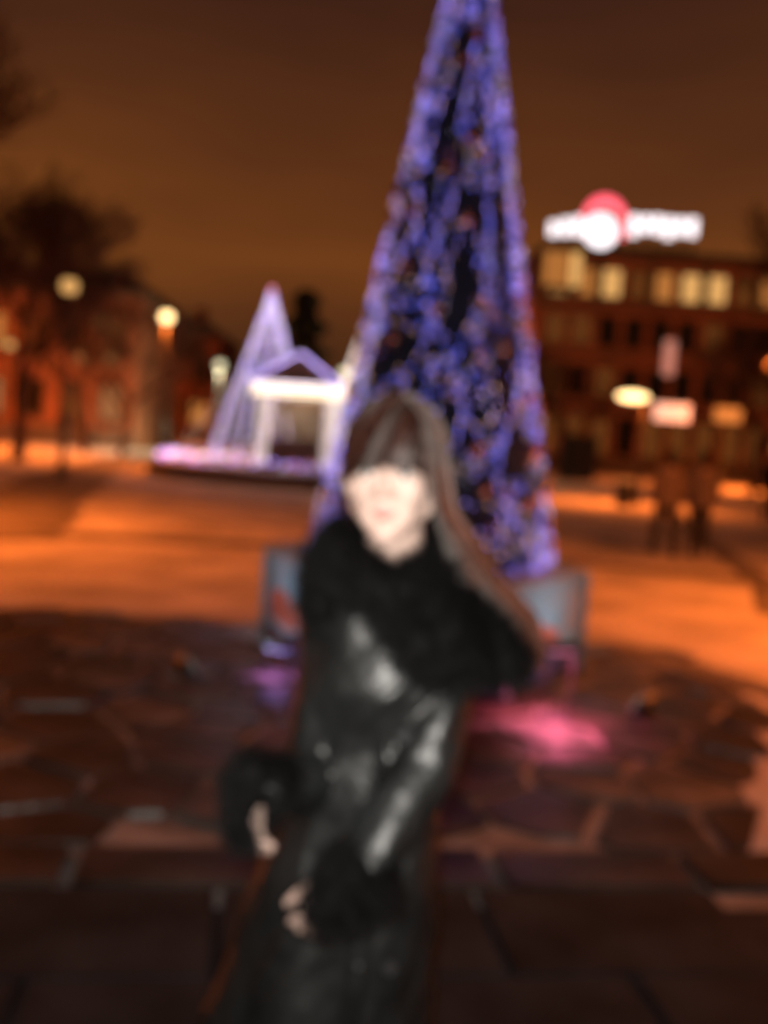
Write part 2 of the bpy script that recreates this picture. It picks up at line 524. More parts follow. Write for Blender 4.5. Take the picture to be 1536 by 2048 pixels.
for s_ in range(9):                               # swags slung round the cone
    b = MB(); z0 = PZ + .12 + s_ * .5; pts = []; n_ = max(14, int(cone_r(z0) * 2 * math.pi / .05)); ph = rt.uniform(0, 6)
    for k in range(n_ + 1):
        a = 2 * math.pi * k / n_
        z = z0 + .16 * math.sin(3 * a + ph) + .05 * math.sin(7 * a)
        z = max(PZ + .03, z)
        r = cone_r(z) * 1.0 + .008; p = (r * math.cos(a), r * math.sin(a), zz(z)); pts.append(p)
        if rt.random() < .5:
            b.octa((p[0], p[1], p[2] + rt.uniform(-.02, .02)), rt.uniform(.0045, .008), 1 if rt.random() < .6 else (2 if rt.random() < .4 else 0))
    b.tube(pts, .004, 4, 3)
    stuff(b.build('light_string', LEDS, xt))
for s_ in range(2):                               # thick tinsel ropes on the two side ridges
    for a0 in ((R(178), R(-2)), (R(20), R(160)))[s_]:
        b = MB(); z = 5.45; pts = []
        while z > PZ + .03:
            r = cone_r(z) * 1.0; p = Vector((r * math.cos(a0), r * math.sin(a0), zz(z))); pts.append(p)
            for q in range(3):
                d = Vector((rt.uniform(-1, 1), rt.uniform(-1, 1), rt.uniform(-1, 1))).normalized()
                b.spike(p, d * rt.uniform(.025, .05), .004, 0)
            if rt.random() < .9:
                d = Vector((rt.uniform(-1, 1), rt.uniform(-1, 1), rt.uniform(-1, 1))).normalized() * .022
                b.octa(p + d, rt.uniform(.006, .009), 1 if rt.random() < .45 else (2 if rt.random() < .75 else 3))
            z -= .018
        b.tube(pts[::5] + [pts[-1]], .010, 6, 0)
        stuff(b.build('tinsel_garland', [M['tinsel'], M['led_white'], M['led_violet'], M['led_peach']], xt))
bauble_m = [mat('bauble_copper', (.65, .30, .20), .25, .1, 5, metallic=.8), mat('bauble_violet', (.30, .22, .60), .25, .1, 5, metallic=.8), mat('bauble_silver', (.62, .58, .66), .22, .1, 5, metallic=.9)]
bme = [MB().ell((0, 0, 0), (.042, .042, .042), u=12, w=8).tube([(0, 0, .04), (0, 0, .055)], .012, 6).mesh('bauble', q, True) for q in bauble_m]
for i in range(80):
    z = PZ + .12 + (5.2 - PZ) * (1 - math.sqrt(rt.random())); a = rt.uniform(math.pi * .95, math.pi * 2.05); r = cone_r(z) * .99
    o = link('bauble', bme[rt.choice((0, 0, 1, 2))], xt); o.location = (r * math.cos(a), r * math.sin(a), zz(z))
MB().octa((0, 0, zz(5.62)), .11).build('tip_star', M['led_white'], xt)

# floodlights at the foot of the pedestal
def floodlight(loc, rz, label, col, watts, gm, tilt=.5, hh=.31):
    f = empty('floodlight', label, 'floodlight', loc, rz, 'floodlights round the pedestal')
    MB().box((0, 0, .012), (.16, .10, .02)).build('base', M['iron'], f)
    for s_ in (-1, 1): MB().tube([(s_ * .09, 0, .02), (s_ * .09, 0, hh + .01)], .008, 6).build('bracket', M['iron'], f)
    h = MB().box((0, 0, 0), (.165, .05, .12)).build('housing', M['iron'], f)
    h.location = (0, 0, hh); h.rotation_euler = (tilt, 0, 0)
    g = MB().box((0, -.028, 0), (.145, .006, .10)).build('lens', gm, h)
    ld = bpy.data.lights.new('lamp_light', 'AREA'); ld.energy = watts; ld.color = col; ld.size = .13; ld.spread = R(125 if tilt > 1 else 90)
    lo = bpy.data.objects.new('lamp_light', ld); C.objects.link(lo); lo.parent = h; lo.location = (0, -.036, 0); lo.rotation_euler = (R(-90), 0, 0)
    return f
floodlight((1.08, 5.75, .03), R(15), 'small floodlight throwing pink light on the ground right of the pedestal', (1, .16, .30), 10, M['led_pink'], 1.5, .44)
floodlight((1.68, 6.02, .03), R(231), 'small cool floodlight washing the right side of the pedestal', (.74, .90, 1), 1.3, M['signg'], -.55, .06)
floodlight((-1.20, 6.22, .03), R(124), 'small cool floodlight washing the left side of the pedestal', (.76, .84, 1), 1.3, M['signg'], -.55, .06)
floodlight((-.62, 6.36, .03), R(-30), 'small violet floodlight at the left corner of the pedestal', (.8, .25, .85), .8, M['led_violet'], 1.5, .2)

# ------------------------------------------------------------------ round platform with the light show on it
pf = struct(MB().lathe([(5.3, -.1), (5.3, .26), (5.42, .28), (5.42, .38), (5.2, .40), (.01, .42)], (-2, 31, 0), 64).build('platform', M['granite']))
MB().lathe([(5.1, .385), (4.9, .45), (3, .48), (.01, .50)], (-2, 31, 0), 48).build('snow_cover', M['snow'], pf, True)
b = MB(); rp_ = random.Random(8)
for k in range(120):
    a = R(165 + 120 * rp_.random()); q = 4.95 + rp_.uniform(-.35, .12)
    b.octa((-2 + q * math.cos(a), 31 + q * math.sin(a), .47 + .22 * rp_.random()), rp_.uniform(.022, .036), rp_.choice((0, 0, 0, 1, 2)))
stuff(b.build('rim_lights', [M['led_violet'], M['led_white'], M['led_pink']], pf))
def light_cone(loc, h, r, n, leds, label, dens, outer=None):
    e = empty('light_cone', label, 'light cone', loc, 0, 'open cones of light strings on the round platform')
    MB().tube([(0, 0, 0), (0, 0, h)], .035, 8).build('mast', M['iron'], e)
    MB().lathe([(r * .97, -.05), (r * 1.03, -.05), (r * 1.03, .06), (r * .97, .06)], sides=32).build('base_ring', M['iron'], e)
    rr = random.Random(int(h * 100))
    for k in range(n):
        a = 2 * math.pi * k / n; b = MB()
        p0 = Vector((.05 * math.cos(a), .05 * math.sin(a), h)); p1 = Vector((r * math.cos(a), r * math.sin(a), .05))
        pts = [p0.lerp(p1, q / 12) - Vector((0, 0, .12 * math.sin(math.pi * q / 12))) for q in range(13)]
        b.tube(pts, .008, 4, 2)
        nb = int((p1 - p0).length / dens)
        for q in range(nb):
            t = (q + .5) / nb; p = p0.lerp(p1, t) - Vector((0, 0, .12 * math.sin(math.pi * t)))
            b.octa(p + Vector((rr.uniform(-.02, .02), rr.uniform(-.02, .02), 0)), rr.uniform(.018, .03), 0 if rr.random() < .7 else 1)
        stuff(b.build('light_string', leds + [M['iron']], e))
    if outer:
        for k in range(14):
            a = 2 * math.pi * (k + .5) / 14; b = MB()
            p0 = Vector((r * .5 * math.cos(a), r * .5 * math.sin(a), h * .5)); p1 = Vector((outer * math.cos(a), outer * math.sin(a), .08))
            b.tube([p0, p1], .006, 4, 2)
            for q in range(16):
                b.octa(p0.lerp(p1, q / 15), .016, 0)
            stuff(b.build('guy_string', [M['led_warm'], M['led_pink'], M['iron']], e))
        b = MB()
        for k in range(170):
            a = 2 * math.pi * k / 170
            b.octa((outer * math.cos(a) + rr.uniform(-.2, .2), outer * math.sin(a) + rr.uniform(-.2, .2), .1 + rr.random() * .18), rr.uniform(.02, .034), rr.choice((0, 0, 1, 2)))
        stuff(b.build('rim_lights', [M['led_white'], M['led_violet'], M['led_pink']], e))
    MB().octa((0, 0, h + .08), .07).build('tip', M['led_pink'], e)
    return e
light_cone((-3.75, 30.0, .46), 5.1, 1.7, 20, [M['led_white'], M['led_violet']], 'open cone of pale violet light strings left of the little lit pavilion', .075, 2.75)
light_cone((-.85, 33.2, .46), 5.3, 1.6, 18, [M['led_warm'], M['led_white']], 'open cone of warm white light strings half hidden behind the tall tree', .05)

gz = empty('pavilion', 'small white pavilion with glowing roof edge and lit posts on the round platform', 'pavilion', (-2.62, 28.2, .44))
W2 = .92
for sx in (-1, 1):
    for sy in (-1, 1):
        pst = MB().tube([(sx * W2, sy * W2, 0), (sx * W2, sy * W2, 2.0)], .07, 8).build('post', M['white'], gz)
        b = MB()
        for k in range(95):
            a = k * .9; b.octa((sx * W2 + .085 * math.cos(a), sy * W2 + .085 * math.sin(a), .05 + k * .0205), .023, k % 2)
        stuff(b.build('light_wrap', [M['led_white'], M['led_warm']], pst))
MB().box((0, 0, .02), (2.3, 2.3, .16)).build('deck', M['wood'], gz)
bk = MB().box((0, W2 - .02, 1.0), (1.7, .05, 1.95)).build('back_wall', M['wood'], gz)
for x in (-.55, -.18, .18, .55):
    MB().box((x, W2 - .065, 1.05), (.28, .03, 1.5)).build('wall_panel', M['stone'], bk)
MB().box((0, -W2 + .15, .45), (1.4, .30, .75)).build('counter', M['stone'], gz)
fs = MB()
for a in range(4):
    an = a * math.pi / 2
    fs.box((math.sin(an) * 1.08, -math.cos(an) * 1.08, 2.16), (2.2 if a % 2 == 0 else .06, .06 if a % 2 == 0 else 2.09, .34))
fs.build('fascia', M['white'], gz)
b = MB()
for k in range(150):
    t = k / 150 * 4; sd = int(t); u = (t - sd) * 2 - 1
    x, y = ((u, -1), (1, u), (-u, 1), (-1, -u))[sd]
    for z in (2.06, 2.20, 2.32): b.octa((x * 1.13, y * 1.13, z), .038, 0 if z < 2.3 else 1)
stuff(b.build('eave_lights', [M['led_warm'], M['led_white']], gz))
rf = MB(); n0 = 0
rf.v += [(-1.25, -1.25, 2.34), (1.25, -1.25, 2.34), (1.25, 1.25, 2.34), (-1.25, 1.25, 2.34), (0, 0, 3.25)]
for k in range(4): rf.face((k, (k + 1) % 4, 4))
rf.face((3, 2, 1, 0))
rfo = rf.build('roof', M['white'], gz)
b = MB()
for sx in (-1, 1):
    for sy in (-1, 1):
        for k in range(34):
            t = k / 34; b.octa((sx * 1.25 * (1 - t), sy * 1.25 * (1 - t), 2.37 + .9 * t), .026, 0 if k % 3 else 1)
stuff(b.build('ridge_lights', [M['led_violet'], M['led_white']], rfo))
point('lamp_light', (0, -.2, 1.8), 34, (1, .80, .58), gz, .1)

# ------------------------------------------------------------------ street lamps
def street_lamp(loc, h, label, gm, watts, col, arm=None, rz=0):
    e = empty('street_lamp', label, 'street lamp', loc, rz, 'street lamps round the square')
    MB().lathe([(.13, -.1), (.13, .25), (.10, .32), (.075, .75), (.055, .85)], sides=12).build('base', M['iron'], e)
    MB().tube([(0, 0, .8), (0, 0, h - .25)], [.052, .038], 10).build('pole', M['iron'], e)
    if arm:
        MB().tube([(0, 0, h - .27), (-.03, 0, h - .08), (-.22, 0, h + .02), (-arm, 0, h + .02)], .026, 8).build('arm', M['iron'], e)
        hd = MB().box((-arm - .24, 0, h + .03), (.62, .26, .10), taper=.75).build('lamp_head', M['iron'], e)
        MB().ell((-arm - .24, 0, h - .03), (.46, .18, .14)).build('lens', gm, hd, True)
        lx = -arm - .24
    else:
        g = MB().ell((0, 0, h), (.20, .20, .21), u=16, w=10).build('globe', gm, e, True)
        MB().lathe([(.09, h - .27), (.12, h - .22), (.12, h - .18)], sides=12).build('collar', M['iron'], e)
        MB().lathe([(.15, h + .15), (.07, h + .23), (.02, h + .30)], sides=12).build('cap', M['iron'], g)
        lx = .0
    if watts:
        ld = bpy.data.lights.new('lamp_light', 'AREA'); ld.shape = 'DISK'; ld.size = .7; ld.energy = watts; ld.color = col; ld.spread = R(158)
        lo = bpy.data.objects.new('lamp_light', ld); C.objects.link(lo); lo.parent = e; lo.location = (lx, 0, h - .30 if not arm else h - .12)
    return e
street_lamp((-7.82, 24, 0), 4.6, 'globe street lamp seen dimly through the bare tree on the left', M['lit2'], 0, SODIUM)
street_lamp((-7.53, 33, 0), 4.92, 'bright amber globe street lamp left of the light cones', M['globe'], 600, SODIUM)
street_lamp((-7.78, 45, 0), 4.14, 'pale greenish globe street lamp far behind the platform on the left', M['globew'], 900, (1, .8, .45))
street_lamp((-1.92, 40, 0), 3.9, 'white globe street lamp between the pavilion and the tall tree', M['globew'], 900, (1, .7, .35))
street_lamp((7.3, 28.9, 0), 3.16, 'street lamp with glowing amber head on a short arm on the right', M['globe'], 520, SODIUM, .12)
# next two lamps: unseen past either edge, added to light the snow
street_lamp((-8.5, 13.0, 0), 5.0, 'unseen globe street lamp added past the left edge to light the snow', M['globe'], 1350, SODIUM)
street_lamp((6.9, 9.0, 0), 5.0, 'unseen globe street lamp added past the right edge to light the snow', M['globe'], 900, SODIUM)
street_lamp((17.5, 47, 0), 6.4, 'globe street lamp added before the big building to light its front', M['dim'], 1900, SODIUM)  # added to light the wall of the big building
street_lamp((-16.3, 62, 0), 5.4, 'far globe street lamp added to light the brick red house', M['lit2'], 1000, SODIUM)  # added to brighten the dark far house
street_lamp((-13.7, 46.4, 0), 5.8, 'tall globe street lamp close to the corner of the ochre house', M['lit2'], 0, SODIUM)
street_lamp((-17.7, 46.2, 0), 4.5, 'globe street lamp at the left edge before the ochre house', M['lit2'], 0, SODIUM)
street_lamp((-21.5, 58, 0), 4.2, 'small far lamp at the left edge between the bare trees', M['globe'], 0, SODIUM)
street_lamp((-16.2, 55, 0), 3.4, 'small far lamp low behind the bare trees', M['globe'], 0, SODIUM)
street_lamp((-13.2, 58, 0), 5.2, 'small far lamp left of the greenish lamp', M['globe'], 0, SODIUM)
street_lamp((-17, 38, 0), 6.6, 'unseen globe street lamp added to light the front of the ochre house', M['dim'], 2200, SODIUM)  # out of view, added to light the ochre house wall

# ------------------------------------------------------------------ buildings
def building(name, label, x0, x1, y, h, depth, wm, wins, roof_h=1.6, flat=False, rz=0):
    """wins: list of (x, z, w, h, material or None)"""
    e = empty(name, label, 'building', (0, 0, 0))
    MB().box(((x0 + x1) / 2, y + depth / 2, h / 2 - .2), (x1 - x0, depth, h + .4)).build('wall', wm, e)
    MB().box(((x0 + x1) / 2, y + depth / 2 - .15, h + .12), (x1 - x0 + .6, depth + .6, .28)).build('cornice', M['stone'], e)
    if flat:
        MB().box(((x0 + x1) / 2, y + depth / 2, h + .46), (x1 - x0 - .4, depth - .4, .38)).build('roof', M['roof'], e)
    else:
        r = MB(); cy = y + depth / 2
        r.v += [(x0 - .3, y - .3, h + .27), (x1 + .3, y - .3, h + .27), (x1 + .3, y + depth + .3, h + .27), (x0 - .3, y + depth + .3, h + .27), (x0 + 2, cy, h + roof_h + .27), (x1 - 2, cy, h + roof_h + .27)]
        for q in ((0, 1, 5, 4), (1, 2, 5), (2, 3, 4, 5), (3, 0, 4), (3, 2, 1, 0)): r.face(q)
        ro = r.build('roof', M['roof'], e)
        for cx in (x0 + (x1 - x0) * .3, x0 + (x1 - x0) * .72):
            MB().box((cx, cy - .6, h + roof_h + .3), (.8, .6, 1.3)).build('chimney', M['plasterB'], ro)
    MB().box(((x0 + x1) / 2, y - .06, .45), (x1 - x0, .13, .9)).build('plinth', M['stone'], e)
    for (wx, wz, ww, wh, wmt) in wins:
        f = MB()
        f.box((wx - ww / 2, y - .04, wz), (.09, .14, wh + .09)); f.box((wx + ww / 2, y - .04, wz), (.09, .14, wh + .09))
        f.box((wx, y - .04, wz + wh / 2), (ww - .09, .14, .09)); f.box((wx, y - .04, wz - wh / 2), (ww - .09, .14, .09))
        f.box((wx, y - .035, wz), (.06, .08, wh - .09))
        fr = f.build('window', M['frame'], e)
        MB().box((wx, y - .005, wz), (ww - .09, .05, wh - .09)).build('pane', wmt or M['glass'], fr)
        MB().box((wx, y - .12, wz - wh / 2 - .1), (ww + .3, .24, .08)).build('sill', M['stone'], fr)
    return e
rb = random.Random(3)
# ochre house on the left
wins = []
for i, x in enumerate([-12.7 - .72 - 1.9 * k for k in range(10)]):
    for z, hh in ((2.2, 1.7), (5.3, 1.6)):
        m_ = None
        if z < 3 and i in (0, 3): m_ = M['lit3']
        elif z < 3 and i in (1, 5): m_ = M['dim']
        elif z > 3 and i in (0, 2, 6): m_ = M['dim']
        elif z > 3 and i in (3,): m_ = M['lit1']
        wins.append((x, z, 1.05, hh, m_))
building('town_house', 'two-storey ochre house with lit windows behind bare trees on the left', -32, -12.2, 48, 7.2, 9, M['plasterA'], wins)
for (lx, lz, lab) in ((-13.39, 4.25, 'peach wall lantern nearer the corner of the ochre house'), (-14.77, 4.2, 'peach wall lantern further from the corner of the ochre house')):
    e = empty('wall_lantern', lab, 'lantern', (lx, 47.75, lz), 0, 'wall lanterns on the ochre house')
    MB().tube([(0, .2, .3), (0, -.1, .35), (0, -.25, .25)], .03, 6).build('bracket', M['iron'], e)
    MB().lathe([(.10, -.3), (.2, .1), (.17, .16)], (0, -.25, 0), 8).build('lantern_glass', M['lit2'], e)
    MB().lathe([(.24, .16), (.05, .32)], (0, -.25, 0), 8).build('cap', M['iron'], e)
wins = [(-18 + 2.1 * k, z, 1.2, 1.6, (M['lit1'] if (k + int(z)) % 4 == 0 else (M['dim'] if (k + int(z)) % 3 == 0 else None))) for k in range(3) for z in (2.1, 5.2)]
building('far_house', 'brick red house far off behind the amber street lamp', -20, -12.6, 72, 7.4, 9, M['plasterB'], wins)
wins = [(-10.5 + 2.2 * k, z, 1.2, 1.5, (M['lit1'] if (k * 7 + int(z)) % 5 == 0 else None)) for k in range(11) for z in (2.0, 4.8)]
building('low_terrace', 'long low terrace far behind the pavilion and the tall tree', -12.2, 14, 112, 6.0, 10, M['plasterA'], wins, 2.0)
# big building with the roof sign on the right
wins = []
for k in range(14):
    x = 9.75 + 1.62 * k
    for fl_i, z in enumerate((2.3, 5.6, 8.7, 11.6)):
        m_ = None
        if fl_i == 3: m_ = (M['lit2'], M['lit1'], M['lit2'], M['dim'], M['lit1'], M['lit2'], M['lit2'], M['dim'], M['lit1'])[k % 9]
        elif fl_i == 0: m_ = rb.choice((None, M['dim'], M['lit1'], M['dim']))
        else: m_ = rb.choice((None, None, None, None, M['dim']))
        wins.append((x, z, 1.15, 1.75 if fl_i else 2.3, m_))
bR = building('office_building', 'four-storey dark red building with glowing top floor under the roof sign', 8.4, 33, 62, 13.1, 14, M['plasterB'], wins, flat=True)
for fl_i, z in enumerate((4.0, 7.2, 10.15)):
    MB().box((20.7, 61.93, z), (24.7, .16, .22)).build('string_course', M['stone'], bR)
for k in range(0, 15, 2):
    MB().box((8.94 + 1.62 * k, 61.9, 11.65), (.34, .2, 2.75)).build('pilaster', M['stone'], bR)
lob = MB().box((9.75, 61.35, 12.1), (2.5, 1.0, 2.5)).build('bay', M['stone'], bR)
for k in (-1, 0, 1):
    MB().box((9.75 + k * .78, 60.83, 12.1), (.62, .06, 2.0)).build('bay_pane', M['lit1'] if k < 1 else M['lit2'], lob)
# roof sign
sg = empty('roof_sign', 'blown-out white rooftop sign with red glowing top above the dark red building', 'sign', (0, 0, 13.75))
fr = MB()
for k in range(12):
    x = 9.1 + k * .79; fr.box((x, 62.4, .2), (.08, .08, 1.0)); fr.tube([(x, 62.4, .6), (x, 63.6, -.25)], .04, 5)
fr.box((13.45, 62.4, .72), (9.0, .09, .09)); fr.box((13.45, 62.4, .15), (9.0, .085, .085))
fr.build('support_frame', M['iron'], sg)
for (x, w, z, h_) in ((9.2, .5, .95, .85), (9.95, .55, 1.1, 1.0), (10.7, .5, 1.2, 1.15)):
    MB().box((x, 62.25, z), (w, .22, h_)).build('sign_block', M['sign'], sg)
dsc = MB().ell((12.1, 62.2, 1.0), (1.05, .16, 1.05), u=28, w=14).build('emblem', M['sign'], sg, True)
arc = []
for k in range(15):
    a = R(15 + 150 * k / 14); arc.append((12.25 + 1.35 * math.cos(a), 62.12, 1.2 + 1.62 * math.sin(a)))
MB().tube(arc, [0.08 + .26 * math.sin(math.pi * k / 14) for k in range(15)], 8).build('emblem_arc', M['signred'], sg, True)
MB().box((13.5, 62.2, 1.35), (.22, .18, 1.5)).build('emblem_stroke', M['signred'], sg)
for k in range(6):
    MB().box((14.1 + k * .72, 62.25, 1.5 + (.08 if k % 3 else -.05)), (.50, .22, (1.25, 1.0, 1.1)[k % 3])).build('sign_block', M['sign'], sg)

def wallsign(name, label, loc, dim, m_):
    e = empty(name, label, 'sign', loc)
    MB().box((0, .06, 0), (dim[0] + .1, .1, dim[1] + .1)).build('box', M['iron'], e)
    MB().box((0, -.02, 0), (dim[0], .06, dim[1])).build('face', m_, e)
    MB().box((0, .16, -dim[1] / 2 - 1.3), (.12, .12, 2.6)).build('post', M['iron'], e)
    MB().box((0, .16, -dim[1] / 2 - 2.65), (.5, .4, .14)).build('foot', M['iron'], e)
    return e
wallsign('lit_sign', 'pale grey lit sign beside the amber lamp on the right', (14.0, 50, 3.55), (1.75, .85), M['signg'])
wallsign('shop_sign', 'dim orange lit sign nearest the right edge', (16.8, 50, 3.6), (1.3, .7), M['lit1'])
vs_ = empty('banner_sign', 'narrow upright pinkish sign above the pale grey sign', 'sign', (15.0, 55, 6.3))
MB().box((0, 0, .4), (.6, .12, 1.9)).build('face', glow('pink_banner', (1, .45, .38), .35), vs_)
MB().tube([(0, .15, 1.4), (0, .15, -6.4)], .06, 8).build('pole', M['iron'], vs_)

# ------------------------------------------------------------------ trees
def bare_tree(loc, h, label, seed, spread=.55, levels=5):
    e = empty('bare_tree', label, 'tree', loc, 0, 'bare trees round the square')
    rr = random.Random(seed); tr = MB(); cw = MB()
    def grow(p, d, ln, r, lv):
        pts = [p]; q = p; dd = d
        for s_ in range(3):
            dd = (dd + Vector((rr.uniform(-.16, .16), rr.uniform(-.16, .16), rr.uniform(-.04, .12)))).normalized()
            q = q + dd * ln / 3; pts.append(q)
        rs_ = [r, r * .88, r * .76, r * .62]
        (tr if lv >= levels - 1 else cw).tube(pts, rs_, 7 if lv >= levels - 1 else (5 if lv > 1 else 3), caps=False)
        if lv == 0: return
        n_ = 3 if lv > 1 else 4
        for k in range(n_ + (1 if rr.random() < .5 else 0)):
            ax = Vector((rr.uniform(-1, 1), rr.uniform(-1, 1), rr.uniform(-.2, .5))).normalized()
            nd = (dd * (1 - spread) + ax * spread + Vector((0, 0, .12))).normalized()
            st = pts[-1] if k < 2 else pts[2]
            grow(st, nd, ln * rr.uniform(.62, .82), r * .62, lv - 1)
    grow(Vector((0, 0, -.1)), Vector((rr.uniform(-.06, .06), 0, 1)), h * .34, h * .024, levels)
    tr.build('trunk', M['bark'], e, True)
    stuff(cw.build('crown', M['bark'], e))
    return e
bare_tree((-10.4, 22, 0), 11.0, 'large bare tree cut off by the left edge of the picture', 11, .55, 6)
bare_tree((-11.5, 31, 0), 9.4, 'bare tree in front of the ochre house, second from the left edge', 12, .55, 6)
bare_tree((-12.5, 41, 0), 7.0, 'smaller bare tree before the corner of the ochre house', 13)
bare_tree((-9.9, 37, 0), 6.6, 'bare tree standing behind the amber globe lamp', 17, .6, 6)
bare_tree((-15.2, 35, 0), 8.6, 'bare tree right behind the large bare tree on the left', 18, .6, 6)
bare_tree((-12.6, 60, 0), 7.5, 'far bare tree between the ochre house and the brick red house', 19, .6, 6)
bare_tree((12.6, 27, 0), 10.5, 'tall bare tree cut off by the right edge of the picture', 14, .55, 6)
bare_tree((15.5, 42, 0), 8.0, 'bare tree standing before the dark red building', 15, .55, 6)
bare_tree((9.3, 52, 0), 7.0, 'small bare tree at the left corner of the dark red building', 16)

def spruce(loc, h, r, label, seed):
    e = empty('spruce_tree', label, 'tree', loc, 0, 'dark evergreens behind the platform')
    rr = random.Random(seed)
    MB().tube([(0, 0, -.1), (0, 0, h * .98)], [.16, .02], 8).build('trunk', M['bark'], e)
    b = MB()
    for i in range(4200):
        t = rr.random() ** .8; z = h * (.08 + .92 * t); rad = r * (1 - t) ** .5 * (.75 + .35 * math.sin(z * 5.2)) + .08
        a = rr.uniform(0, 6.283); q = rad * rr.uniform(.35, 1)
        d = Vector((math.cos(a), math.sin(a), rr.uniform(-.7, .1))).normalized()
        b.spike((q * math.cos(a), q * math.sin(a), z), d * rr.uniform(.2, .42), .05)
    stuff(b.build('crown', M['spruce'], e))
spruce((-4.25, 47, 0), 8.0, 1.75, 'dark narrow spruce rising behind the lit pavilion', 31)
spruce((-9.0, 66, 0), 6.2, 1.6, 'dark bushy spruce behind the pale greenish lamp', 32)
spruce((3.5, 58, 0), 7.0, 1.6, 'dark spruce hidden behind the tall lit tree', 33)

# ------------------------------------------------------------------ street things
kiosk = empty('kiosk', 'dark boxy kiosk standing right of the tall lit tree', 'kiosk', (8.75, 46.2, 0))
MB().box((0, 0, .95), (1.5, 1.2, 1.95)).build('body', M['iron'], kiosk)
MB().box((0, 0, 2.0), (1.75, 1.45, .14)).build('roof', M['roof'], kiosk)
MB().box((0, -.63, 1.2), (1.1, .05, .8)).build('shutter', M['iron'], kiosk)
MB().box((0, -.72, .76), (1.2, .22, .05)).build('counter', M['iron'], kiosk)
def bench(loc, rz, label):
    e = empty('park_bench', label, 'bench', loc, rz, 'benches on the square')
    for k in range(4): MB().box((0, -.18 + k * .12, .45), (1.7, .09, .035)).build('seat_slat', M['wood'], e)
    for k in range(3): MB().box((0, .26 + k * .03, .58 + k * .12), (1.7, .03, .09)).build('back_slat', M['wood'], e)
    for s_ in (-1, 1):
        MB().box((s_ * .7, -.12, .2), (.07, .07, .46)).build('leg', M['iron'], e)
        MB().tube([(s_ * .7, .16, -.04), (s_ * .7, .22, .44), (s_ * .7, .34, .9)], .035, 6).build('leg', M['iron'], e)
bench((-14.2, 37.5, 0), R(70), 'dark bench by the left edge of the picture')
bench((-15.2, 57, 0), R(10), 'dark bench far off below the greenish lamp')
def hedge(loc, dim, label, seed):
    e = empty('hedge', label, 'hedge', loc); rr = random.Random(seed)
    MB().box((0, 0, dim[2] / 2 - .1), (dim[0] * .92, dim[1] * .8, dim[2] * .9)).build('stems', M['bark'], e)
    b = MB()
    for i in range(2200):
        f_ = rr.random(); p = Vector((rr.uniform(-.5, .5) * dim[0], rr.uniform(-.5, .5) * dim[1], rr.uniform(0, 1) * dim[2]))
        if f_ < .5: p.y = -dim[1] * .45
        elif f_ < .8: p.z = dim[2] * .95
        b.spike(p, Vector((rr.uniform(-1, 1), rr.uniform(-1, .3), rr.uniform(-.2, 1))).normalized() * .22, .05)
    stuff(b.build('foliage', M['spruce'], e))
hedge((-16.6, 78, 0), (7.6, 1.2, 1.35), 'dark clipped hedge far off left of the round platform', 41)
bin_ = empty('litter_bin', 'dark litter bin at the foot of the amber lamp on the right', 'litter bin', (6.75, 28.2, 0))
MB().lathe([(.20, 0), (.24, .1), (.26, .68)], sides=16).build('drum', M['iron'], bin_)
MB().lathe([(.27, .66), (.28, .70), (.25, .74), (.18, .74)], sides=16).build('rim', M['steel'], bin_)

